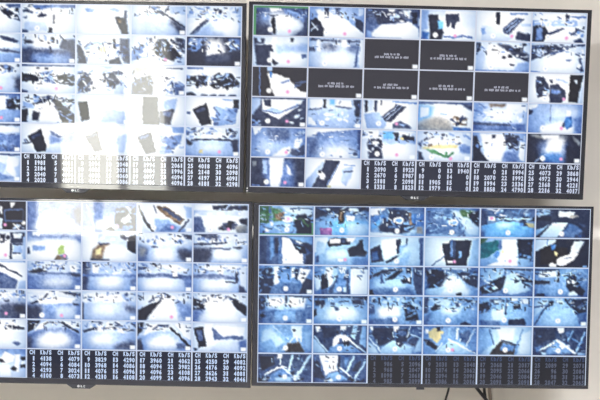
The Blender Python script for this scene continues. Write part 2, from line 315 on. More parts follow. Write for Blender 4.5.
LR = parse('''
1 1;feed of a street with trees and parked cars, outlined in green;b 97|d .8 40 2 98 2 98 40 70 30 50 20|g .9 0 0 22 0 20 60 0 70|l 5 .4 4 20 0 21 60|g 1 22 8 40 12 44 50 26 55|o .8 28 20 46 22 42 48 30 48|n G 2 2 40 50 10|1 1 64 52 72 32 84 26 96 48 98 96 72 96 66 70|n 1g2 68 35 96 90 12|8 .8 2 60 60 58 66 95 2 95|n f25b 2 62 62 95 18|e f .4 52 46 10 11|e r .4 52 46 5 6|l 4 .3 2 58 8 96 9|l G .3 3 98 60 98 98|l G .2 3 0 98 98 98|w 51 81
1 2;feed of a pale blue street with a purple vehicle at its edge;b 5a|2 1 0 3 100 3 100 16 60 18 20 30 0 44|n 15d 2 5 98 30 16|A 1.4 20 45 98 50 98 98 36 98|b 1.4 60 55 98 60 98 98 60 98|8 1 4 55 34 45 30 75 4 80|k .6 43 12 55 12 53 56 45 58|o .5 46 18 51 18 50 50 47 50|f .6 58 30 74 35 72 50 60 50|d .7 62 5 80 6 82 16 64 16|P .4 11 73 32 73 32 98 11 98|w 50 81
1 3;feed of a courtyard with a dark mound and a pale oval badge;b 59|f .7 0 4 30 4 18 24 6 32 0 30|2 .7 14 15 20 14 18 26|B .9 2 36 24 26 30 38 6 58|A .9 2 60 22 42 16 70 4 76|2 1.2 32 6 72 12 84 60 78 84 52 92 20 84 14 68 34 40|n 357 22 20 76 85 12|o .6 70 20 76 20 78 60 72 60|B .8 76 22 98 25 98 62 84 66 76 50|e .9 0 84 40 88 66 98 60 100 0 100|n b 60 80 85 95 4|q .6 86 66 95 66 98 90 86 90|e f .4 52 46 10 11|e 7 .3 52 46 6 6|w 50 82
1 4;feed of a grey slope with trees at the corner;b 6a|5 1.2 3 18 44 6 78 62 72 94 0 92|n 479b 4 15 75 95 24|c 1.2 46 8 64 12 98 62 98 96 78 90 70 60|g .8 63 6 90 10 82 36 66 28|1 .9 78 22 98 6 98 66 90 54|e f .4 51 50 9.5 11|e 7 .3 51 51 6 6|w 49 84
1 5;feed of a bright blue dome below a lettered banner;b 49|n bf47 10 4 98 28 18|3 1 0 4 14 10 12 60 0 60|A .6 2 98 4 62 30 46 66 46 86 62 98 70 98 98|c 1.5 28 52 56 50 62 62 32 68|1 .5 27 30 100 30 100 43 27 43|n 79 29 34 98 39 14|f .4 14 28 26 28 26 42 14 42|e r .2 20 34 3 4|l c .2 1.6 32 36 40 36|l c .2 1.6 43 36 52 37|l c .2 1.6 55 36 70 37|l c .2 1.6 74 37 92 37|2 .6 70 44 84 44 90 60 78 62|B .6 70 50 78 48 80 60 74 62|y .7 82 50 98 50 100 66 90 64|4 1.5 0 80 8 70 6 98 0 98|w 51 83
1 6;dark feed with a pale path running to its corner;b 22|a .7 0 4 26 4 26 20 0 24|n 3bd 0 5 28 26 8|1 .5 0 30 28 30 28 42 0 42|e .5 42 7 72 10 70 30 42 28|q .7 64 20 78 24 76 30 60 30|c .5 30 48 60 46 40 98 8 98|a .6 0 96 26 52 30 48 14 64 0 72|5 .9 42 98 62 48 84 68 86 98|n 3 75 30 98 95 5|w 48 85
2 1;feed of a dark wall beside a white floor with parked cars;b 44|3 1 2 4 14 4 14 98 2 98|7 1 20 4 27 4 28 70 22 90|2 .8 28 8 36 8 36 60 30 60|5 .8 36 4 43 4 43 98 36 98|f .4 43 4 56 12 68 45 80 62 82 98 43 98|8 .6 52 4 98 4 98 40 60 14|1 .6 62 28 84 36 88 62 76 60 66 46|2 .7 58 10 80 22 98 30 98 62 82 34|e .5 68 16 80 24 76 28 68 22|2 .7 86 66 98 60 98 98 84 98|a .5 64 34 78 42 74 46|w 50 83
2 2;feed of a pale hall with a dark machine at the right;b 99|e .9 0 4 26 4 20 40 0 60|b .8 5 20 20 22 18 60 4 70|1 .5 24 22 30 8 50 6 66 10 66 28 28 38|f .5 28 10 48 8 48 24 30 26|3 .6 48 8 58 8 56 24 50 24|f .6 58 5 76 4 70 24 60 20|1 .6 60 46 68 36 78 32 82 14 88 14 90 40 98 56 94 70 64 68|c 1.5 20 50 58 45 60 75 25 85|6 1.5 70 72 98 70 98 98 72 98|4 .7 3 70 8 66 10 90 3 92|f .4 44 76 54 76 54 86 44 86|m 57 80
2 3;feed of a corridor with doors along a pale wall;b ca|f .7 20 12 50 4 48 60 28 80|2 .5 1 45 19 28 27 84 4 90|b .6 0 20 16 14 12 34 0 40|5 .6 4 55 14 50 18 78 6 84|2 .4 48 10 57 8 57 52 50 58|3 .4 67 5 70 5 70 40 67 40|2 .4 28 86 70 44 72 50 32 94|8 .8 56 30 72 26 78 40 54 60|4 .6 90 4 98 4 98 98 93 98|b 1 72 20 90 12 92 96 40 96|8 1.5 60 60 76 50 70 96 50 96|w 50 83
2 4;feed of an open dark lift door in a pale wall;b dd|1 .4 32 22 44 20 45 10 86 10 77 97 40 97|5 .4 46 8 52 8 52 66 47 66|3 .4 53 12 56 12 56 70 53 70|7 .5 62 48 67 48 67 70 63 72|l 4 .3 2 14 98 38 62|a .8 88 10 98 4 98 98 80 98|f .3 42 78 52 78 52 88 42 88|m 55 83
2 5;feed of a path beside a teal hoarding;b 99|t .4 1 20 34 8 36 40 14 68 1 72|g .8 0 2 14 2 8 18 0 22|5 .6 34 8 40 10 40 40 34 40|f .8 40 4 68 4 70 96 12 96 40 44|B .7 24 62 34 44 38 56 30 74|8 .8 4 78 26 64 34 80 10 96|1 .6 68 4 97 4 96 70 84 96 72 70|n 258 70 10 96 90 14|9 .9 72 66 92 72 90 96 76 96|y .5 40 44 44 44 44 52 40 52|w 47 79|m 56 79
2 6;dark feed with a pale car and a lit strip;b 11|k 1 10 30 60 30 60 90 10 90|d .4 0 4 39 4 36 16 0 46|B .4 22 4 24 4 24 22 22 24|B .7 28 22 38 22 37 38 30 40|e .5 72 6 92 8 80 46 64 52 66 34|f .4 42 68 70 46 80 50 74 72 52 94 40 90|f .4 26 90 32 82 40 88 40 98 28 98|3 .4 52 70 68 60 66 66|y .5 37 44 42 48 41 62 37 58|a .5 88 90 96 90 96 98 88 98
3 1;feed of a cluttered aisle beside white partitions;b 75|2 .9 0 14 24 10 28 58 20 98 0 98|n 257a 0 15 26 95 16|e .6 28 4 38 4 36 64 28 68|6 1 38 8 64 8 60 60 40 60|e .6 60 6 66 6 66 40 60 44|2 .6 66 14 74 12 72 50 66 46|f .6 76 10 96 14 82 66 72 46|2 .7 86 42 98 50 98 98 74 96|5 1 46 60 68 60 74 98 34 98|l 4 .3 2 70 8 96 10|w 50 80|c
3 2;feed of a corridor with a dark doorway and a white wall;b 86|d .9 0 30 10 40 16 70 4 90|1 .5 12 36 24 26 28 76 14 84|e .6 22 6 38 4 34 66 28 76|a .6 36 8 44 4 42 60 36 70|3 1 44 30 50 60 64 8 66 96 26 96|6 1 44 40 60 50 60 90 34 92|e .6 44 4 60 4 58 20 48 26|e .4 68 4 99 4 99 98 68 98|l 4 .3 2 68 6 98 10|c .6 54 74 60 74 60 90 54 90|4 .8 14 84 26 80 26 98 14 98|w 47 80
3 3;feed of a car park lane with parked cars;b 78|2 .8 0 34 24 14 50 6 50 14 20 30 0 46|8 .8 0 6 30 4 10 24|a 1.5 8 45 60 40 70 75 12 80|1 .7 30 46 46 22 58 8 62 14 44 46|1 .6 58 46 66 42 78 36 78 58 62 58|f .5 70 38 74 36 76 50 72 52|4 .5 20 26 24 26 28 58 22 60|2 .7 68 4 78 4 78 26 68 24|3 .7 80 0 98 0 98 96 88 96 82 60|5 1.5 0 80 80 75 86 98 0 98|1 .6 0 82 8 80 10 98 0 98|w 49 79
3 4;feed of a car park with a bright lane between dark cars;b 58|1 .8 2 8 34 14 44 28 32 66 8 76|n 1258 4 10 42 70 14|d 1.5 44 26 54 20 70 46 84 78 84 96 24 96|a 1 4 76 40 70 30 96 4 96|2 .7 58 20 74 16 98 30 98 72 82 60 70 40|n 147a 60 14 98 60 12|l d .5 3 34 6 84 6|1 .5 60 92 70 86 70 98 60 98|w 48 80
3 5;feed of a garage with dark cars at the left;b 75|9 .8 2 4 46 4 40 36 2 46|l 2 .6 3 46 4 96 8|1 .8 0 70 22 46 48 26 50 48 42 78 6 96|n 26ad 8 40 46 80 12|b 1 50 22 64 14 84 52 96 76 60 96 44 78|1 .7 66 16 82 32 98 44 98 66 82 56|n 29 68 16 98 66 8|6 1 6 92 90 92 90 98 6 98|w 49 79
3 6;feed of a garage with a dark car group at the right;b 85|e 1 8 12 40 8 42 30 8 34|l 2 .6 3 0 8 40 6|1 .6 0 42 30 46 28 56 0 56|1 .4 42 10 46 10 46 48 42 48|8 1 48 10 62 12 62 40 48 40|7 1.4 4 60 60 58 64 96 6 96|1 .8 62 30 74 20 82 56 94 78 90 96 66 80 60 60|n 15ad 60 15 98 60 14|d .6 64 82 74 78 82 92 64 96|2 .6 4 90 20 86 20 98 4 98|w 49 81
4 1;feed of a hall with a column and bright windows;b 86|2 1 0 4 14 4 12 50 0 66|f 1.4 14 8 48 6 48 40 18 46|f 1.4 53 6 90 10 84 46 56 44|2 .4 49 2 53 2 53 40 49 40|c 1.6 30 36 48 38 48 50 32 50|5 1 0 54 96 52 96 98 0 98|7 1 30 56 70 54 70 92 30 92|n 13 2 60 14 90 6|l 2 .5 2.5 56 4 96 8|5 .8 86 30 98 40 98 60 86 52|w 50 80|c
4 2;feed of a wide bright hall with dark figures;b 7a|2 .8 0 3 100 3 100 14 60 8 0 10|2 .8 2 20 20 16 22 34 4 38|2 .7 12 26 20 34 14 46|3 .6 32 22 40 26 38 36 32 32|2 .8 70 14 90 14 88 32 72 30|d 2 24 42 70 36 86 66 70 88 24 84|3 .8 38 38 46 42 46 52 40 54|1 .7 0 50 6 48 8 70 0 76|8 1 2 84 96 88 96 98 2 98|w 48 81|c
4 3;feed of a bright yard with a dark car;b 87|n 2ad 4 4 96 34 18|2 .5 17 6 21 6 21 28 17 30|f 2 14 40 56 36 60 70 20 76|1 .8 64 38 72 28 84 34 92 70 92 88 68 84|n 247 66 40 92 86 10|4 .8 0 26 10 30 12 60 0 64|b .6 76 14 98 36 98 50 82 34|5 1 2 80 50 78 60 98 2 98|w 49 81|c
4 4;feed of a pale yard with a dark leaning shape at the left;b 87|3 1 0 4 10 4 8 60 0 60|1 .6 13 46 26 14 33 18 30 44 18 50|1 .6 56 6 98 14 98 22 70 14|b 1.2 10 10 50 8 46 34 32 34|d 2 32 40 68 36 66 58 36 62|n 36cd 60 16 96 48 14|4 .5 50 46 62 50 54 54|5 1 2 70 14 60 10 98 2 98|2 .6 68 92 76 86 88 94 88 98 68 98|w 46 83
4 5;feed of a pale hall with a dark bush at the left;b 88|1 .8 0 24 20 20 23 46 6 56 0 56|n 26 2 20 24 54 8|3 .6 20 8 48 8 46 18 22 20|c .5 28 12 44 12 40 22 30 22|c 1.2 24 50 48 36 50 80 26 82|3 .5 50 5 53 5 53 62 49 62|1 .5 65 22 78 24 78 42 64 38|e .7 78 4 92 6 92 24 78 22|e .6 60 3 72 3 72 12 60 14|8 1 54 44 94 44 94 72 54 72|2 .7 54 80 84 74 88 96 56 96|5 .8 4 80 40 84 40 98 4 98|w 48 79
4 6;feed of a pale floor crossed by a slanting line;b 88|b 1 2 10 28 8 12 50 2 70|l 3 .5 3 4 92 18 46 34 12|l 4 .5 2.5 2 34 22 28|1 .6 28 14 38 12 36 26 30 28|c 1 40 8 54 8 52 20 42 20|2 .8 62 6 98 4 98 50 86 52 74 40|n 148c 62 6 98 56 14|9 1.5 24 44 66 34 80 96 14 96|5 1 80 56 98 54 98 98 84 90|w 46 80|c
5 1;feed of a person in pale clothes by crossed pale lines;b 87|b 1.2 6 26 24 10 50 62 22 96 6 84|8 .8 4 70 24 50 40 96 6 96|l c .4 2 28 6 56 52|l d .4 2 45 90 66 46|7 .8 30 6 60 6 62 40 50 46|d .7 60 6 82 4 80 50 66 46|e .5 70 40 74 40 76 70 72 70|1 .3 64 18 69 18 69 24 64 24|K .9 54 66 76 62 86 96 50 96|9 .8 86 30 98 20 98 94 88 80|e .5 78 40 80 40 80 62 78 62|w 51 82
5 2;feed of a person in white seen from above;b 33|2 1 12 8 44 8 40 40 20 50|f .6 2 6 12 4 14 20 6 28|l c .4 3 3 40 16 70 30 98|b .8 0 44 10 60 26 98 0 98|7 .8 36 70 66 64 92 96 26 98|f .5 36 62 40 42 52 34 64 38 70 52 62 66 52 52 44 70 36 76|1 .5 56 60 66 54 68 72 58 74|1 .5 42 22 48 20 48 30 44 34|e .6 50 4 62 4 60 16 50 16|4 .5 48 48 54 48 54 62 48 62|a .6 74 0 82 0 78 50 70 40|l d .4 3 68 54 98 96|9 .7 90 4 98 4 98 80 86 66|w 49 82
5 3;feed of a person in dark clothes by a grey floor panel;b 47|2 .8 10 8 46 8 50 50 20 76 8 30|f .6 2 4 10 4 11 18 4 22|l d .4 3 2 42 12 66 28 98|c .7 0 56 10 70 22 98 0 98|a .6 26 76 46 52 84 76 80 98 24 98|f .5 46 2 58 2 54 24 48 24|2 .6 52 14 72 12 78 34 72 54 60 78 52 66|4 .7 54 18 70 20 72 36 56 36|e .5 54 60 58 60 56 70|3 .8 78 46 94 38 88 76 70 62|l d .4 2 78 2 72 40|l c .4 2 78 30 98 46|b .7 96 40 99 40 99 90 84 90|w 50 82
5 4;feed of a person in pale yellow bending over;b 68|y .5 8 22 22 8 38 20 32 50 26 60 14 44|1 .5 23 4 32 4 33 18 26 20|1 .8 0 46 14 50 28 72 24 86 8 64|a .7 28 86 50 48 72 60 94 96 26 98|l e .4 3 48 46 98 96|l d .4 2 36 60 24 90|4 .8 66 26 88 12 86 62 70 54|8 .6 46 6 52 6 52 40 46 40|d .4 62 6 66 6 64 46 60 46|l d .4 2.5 96 10 80 70|f .5 3 14 10 14 10 26 4 28|w 47 83|m 55 83
5 5;feed of a pale blue lift car with a grey mat;b bb|8 1 2 6 24 8 30 56 6 96 2 96|l 4 .5 2 21 10 30 62|e 1.2 34 4 70 4 66 46 42 50|K .6 42 50 74 66 68 98 22 98|6 .8 46 56 70 66 66 86 40 84|l 2 .4 2.5 44 48 75 64|7 .5 70 66 76 64 72 96 68 96|l 6 .5 2 82 10 72 64|l 5 .4 2.5 4 4 40 6|d 1 80 30 98 10 98 98 76 96|w 51 81
5 6;feed of a dark machine room with crossed pale bars;b 33|2 .8 4 6 42 6 42 40 8 60|e .5 45 2 58 2 57 20 48 22|7 1.2 26 76 46 50 66 60 76 90 24 98|l d .4 4 14 80 40 54|l e .4 4 44 46 62 66 80 92|l 8 .5 3 74 12 66 48|l a .5 4 96 18 82 84|5 .8 60 20 72 10 66 40|n f 42 55 62 70 2|6 .8 4 70 18 66 10 90|b .6 84 88 98 88 98 98 84 98|l 7 .4 2 72 40 90 56|c .6 16 88 26 88 26 98 18 98|w 48 82
6 1;feed of a machine room with crossed pale rods, at the lower left corner;b 34|6 1 26 72 46 50 66 60 78 98 18 98|f .6 36 0 46 0 45 18 37 18|d .4 40 18 43 18 43 40 40 40|l e .4 3.5 14 74 36 50|l e .4 3 36 48 52 46|l d .4 3 44 48 80 92|l b .4 4 64 6 57 60|l c .4 5 97 6 72 78|1 .8 4 10 30 10 30 40 6 60|1 .6 2 74 10 80 18 98 2 98|2 .7 60 62 70 58 66 80|n e1 10 78 98 97 9|b 1 30 84 60 80 62 97 34 97|w 50 80
6 2;feed of a machine room with a broad white panel;b 44|f .5 12 3 46 3 46 56 36 60 24 76|2 .7 2 20 12 24 22 90 2 80|2 .4 47 6 51 6 51 60 47 62|8 1 28 70 46 60 66 90 26 98|l d .4 3 50 46 82 94|l b .4 4 76 8 63 62|l c .4 4 97 26 76 92|6 .8 56 10 68 10 62 50|2 .7 80 30 90 20 84 60 72 60|n e1 14 78 98 97 9|w 48 80
''')
UL = parse('''
1 2;feed of a bright floor behind a dark curved shape;b fc|2 .7 60 22 72 16 84 26 94 44 99 60 88 52 70 40|n 1f 64 20 96 50 6|d 1 50 50 70 46 98 66 98 98 50 98|5 1 72 4 99 4 99 14 76 14|3 .6 0 20 30 10 30 40 0 40
1 3;feed of a pale floor with dark figures;b fe|6 .8 18 5 60 4 100 4 100 14 60 12 28 20|f .6 2 4 22 8 10 18|3 .7 3 22 12 18 16 30 4 30|3 .6 28 42 36 34 48 36 44 44 32 46|4 .6 2 48 10 42 10 50|5 .6 14 28 20 26 20 36|3 .5 57 36 62 36 62 66 58 66|2 .5 50 80 56 80 57 98 49 98|b 1 5 62 45 60 48 90 5 90|4 .8 1 88 10 86 12 99 1 99|w 29 83
1 4;feed of a nearly white floor with a dark patch at the right;b ff|8 .6 15 16 24 11 34 18 30 26 20 26|9 .6 60 16 70 11 80 18 76 25|4 .5 88 20 93 20 92 60 89 60|2 .7 70 40 88 42 92 62 96 99 84 99 76 66|o .6 74 46 84 48 84 60 78 60
1 5;feed of a floor with a dark wedge at the right;b fc|a 2 22 50 60 42 95 78 95 98 20 98|3 1.5 66 46 82 52 98 78 98 96 86 90|4 .6 34 5 46 6 64 30 56 34 44 18|n 38d 40 3 70 30 8|l 2 .5 2.5 60 28 97 72|b .8 66 4 98 4 98 30 72 28|c
1 6;feed of a bright floor seen past a slanting rail;b df|n 37bf 3 4 95 24 18|b .7 0 27 78 28 78 42 0 40|n fc 2 30 76 40 12|f .5 3 88 4 60 36 46 28 70 6 98|3 .6 6 96 30 48 42 46 16 94|9 1.5 12 94 40 52 62 60 70 98 12 98|f 2.5 44 52 92 52 92 90 52 88|b .8 94 4 99 4 99 98 94 98
2 2;feed of a blue-grey floor below white lights;b e9|4 .6 58 10 76 12 96 26 92 32 66 24|f .8 60 24 98 36 98 50 62 46|4 .9 60 52 98 60 98 68 60 60|8 1.2 58 64 98 70 98 98 58 98|c
2 3;feed of a dark floor under a bright round light;b f8|2 .8 3 20 24 24 22 34 6 32|4 1.6 0 50 30 48 50 52 100 56 100 98 0 98|6 1.6 18 66 90 62 96 96 18 96|8 1.6 30 78 84 74 90 98 30 98|f 1.5 20 14 56 14 58 44 22 48|1 .5 54 14 61 14 62 30 56 28|3 .4 52 42 55 42 56 64 53 64|4 1 76 18 99 18 99 64 80 54 70 46|c
2 4;feed of a bright yard with rocks and shrubs;b ff|3 .6 1 34 9 38 18 78 20 98 4 98|n 49a 20 25 62 52 14|y .8 44 42 54 42 54 58 46 58|2 .6 67 14 73 14 73 48 68 48|4 .8 80 12 97 14 99 96 88 92 80 60|n 36 74 30 92 80 8|3 .7 60 86 80 74 84 98 62 98|e 1 22 72 58 60 56 98 24 98
2 5;feed of a dark rocky mass on white ground;b ff|8 .8 2 52 24 30 26 40 8 78 2 86|n 79 2 34 26 80 10|1 .8 48 12 66 12 84 46 95 80 76 84 56 70 44 62|n 148 46 14 92 78 18|l f .5 3.5 66 8 92 62|3 .8 80 6 98 14 98 58 90 44|c .8 80 80 98 70 98 98 78 98|4 .6 32 10 38 8 38 20 33 20|m 63 80
2 6;feed of a dark hall with a bright triangle of light;b 32|7 .9 3 8 29 6 30 46 10 52|n 28f 3 6 30 50 14|f 2 36 8 62 8 74 50 40 64|f .8 40 30 60 24 60 54 36 68|7 .9 76 6 97 6 97 46 80 44|n 28e 74 6 98 48 12|4 2 30 70 80 60 80 80 30 88|2 1.5 0 56 24 60 40 98 0 98|c
3 2;feed of a pale floor with a dark corner;b fa|3 .7 60 6 80 8 88 20 70 22|n 27f 62 5 98 30 8|b 1.2 58 44 90 46 90 98 58 98|3 1.5 88 46 100 46 100 98 92 90|m 63 84
3 3;feed of rows of dark seats either side of a bright aisle;b fd|1 .7 0 34 28 38 30 58 0 60|n 134 0 38 30 58 8|5 .9 36 28 56 26 58 62 40 60|n 39f 36 28 60 62 12|1 .7 64 36 98 38 98 70 70 66|n 13d 64 36 98 68 12|5 .6 0 2 40 4 98 2 98 8 0 9|2 .5 28 11 34 11 34 16 28 16|2 .5 43 12 50 12 50 18 43 18|4 .7 0 88 12 92 12 99 0 99|w 29 83|m 65 83
3 4;feed of dark rocks on both sides of white ground;b ff|3 .8 5 52 18 26 28 50 22 96 4 92|n 249f 4 25 30 95 16|3 .8 48 28 68 22 82 58 76 86 62 72|n 248c 46 22 82 84 16|b 1 74 66 90 60 88 96 70 96|a .8 40 4 70 6 60 16
3 5;feed of a pale cone of light between dark mounds;b ff|1 1 2 62 16 40 34 32 44 60 40 98 2 98|n 024 4 36 46 92 14|y 1.4 4 6 34 4 30 22 6 26|f 1 42 99 54 22 66 28 78 60 80 99|5 1 70 50 88 60 97 70 98 98 82 96|n 57b 68 46 97 94 12|l 4 .3 2 66 8 94 8|c
3 6;feed of two dark rows of seats across a white floor;b ff|1 .7 0 34 38 30 40 64 0 58|n 039d 0 32 40 64 16|1 .7 46 32 66 26 82 20 98 54 96 66 50 74|n 039d 46 22 98 72 24|2 .8 1 90 12 86 20 99 1 99|l 4 .7 4 30 98 38 97|l 4 .7 4 46 98 54 97|l 4 .7 4 62 98 70 97|l 4 .7 4 80 98 90 97|l 6 .5 3 4 6 30 6
4 2;feed of a white pillar in a dim room;b 69|f .6 60 10 73 8 72 56 61 58|1 .9 76 22 100 20 100 56 72 54|n 04af 72 10 100 58 14|8 1.5 58 60 98 62 98 98 58 98|m 64 84|c
4 3;feed of a bright road between dark banks;b ed|2 .7 16 38 34 22 50 5 56 8 44 30|n 158 18 8 52 36 8|1 .8 0 56 12 50 12 96 0 96|2 .7 22 58 34 62 32 94 20 88|1 .8 56 8 70 24 84 48 99 72 99 99 76 99 62 44|n 036a 58 14 98 96 24|9 .8 4 26 26 40 22 52 4 46|f 1.2 36 40 60 34 74 96 34 96
4 4;feed of a dark bin in a white room;b ff|1 .5 4 26 22 21 26 84 12 92 8 64|k .5 8 30 20 26 22 70 12 76|a 1.2 38 36 62 46 92 56 92 96 46 96 50 66|f .8 34 22 92 22 92 46 54 50|c
4 5;feed of a dark curtain and a pale blue door;b ff|0 .7 22 4 50 4 54 98 22 98|9 .9 50 18 86 10 82 46 52 44|2 1 54 52 80 44 74 97 54 92|5 .8 60 50 76 54 72 70 58 66
4 6;feed of a dark box beside a blue bag;b ff|1 .5 13 44 38 20 48 90 30 98|4 .7 18 46 34 36 36 46 22 54|8 .7 53 28 70 40 95 34 92 88 60 98 52 96 56 60|n 57a 54 36 94 92 14|1 .5 87 8 97 8 97 38 88 36|5 .4 3 52 9 52 9 60 3 58|l 8 .4 2 68 8 84 10
5 2;feed of a blue-grey cloth below a white shelf;b d8|f .8 58 12 98 14 98 32 58 30|6 1 58 36 98 42 98 96 58 96|n 58 58 40 98 92 10|l 4 .5 3 58 6 98 6|c
5 3;feed of a dark box beside a grey mat;b fd|1 .5 12 44 37 20 49 92 30 98|4 .8 18 44 34 32 36 42 20 56|6 1.4 54 34 66 46 96 34 97 62 70 80 54 70|b 1.2 46 84 60 66 96 64 94 98 46 98|5 .6 52 24 58 40 70 48 98 32 98 24 90 34 70 40|n 25 3 50 12 70 3
5 4;feed of an upright box and a pale blue bag;b ff|2 .5 17 42 40 20 51 88 36 96|4 .6 20 42 38 28 40 36 22 50|a 1.3 56 28 84 36 98 30 90 94 62 94|7 1 66 50 80 44 76 76
5 5;feed of a dark box and a crumpled blue bag;b ff|1 .5 12 40 38 20 48 90 30 98|5 .7 16 40 34 28 36 36 20 48|7 .8 52 26 70 40 96 28 92 60 62 98 50 94 58 60|n 58b 52 30 94 90 16|f .5 77 96 90 58 92 96|8 .8 76 4 98 4 98 24 78 22
5 6;feed of a round pool-like floor edged with dark clutter;b e9|n 2479f 4 6 96 38 26|f .8 28 24 60 30 60 40 30 38|9 1.4 10 46 50 42 94 46 98 98 10 98|b 2 26 56 66 54 66 86 26 86|2 .8 2 42 14 52 12 64 4 62|l 3 .5 3 12 46 50 42 94 46|3 1 84 46 97 40 98 98 90 90|y .6 26 78 33 78 33 90 26 90|m 63 84|c
6 2;feed of pale draped cloths;b db|l 5 .4 3 62 6 98 8|f .9 76 12 98 20 90 90 74 60|9 1.2 56 30 74 40 66 90 56 90|7 1 58 70 90 86 60 96|b .8 88 50 99 40 99 90|c
6 1;feed of pale draped cloths beyond the table row;b db|l 5 .4 3 10 6 90 8|f .9 40 12 70 20 60 90 44 60|9 1.2 10 30 34 40 26 90 10 90|c
''')
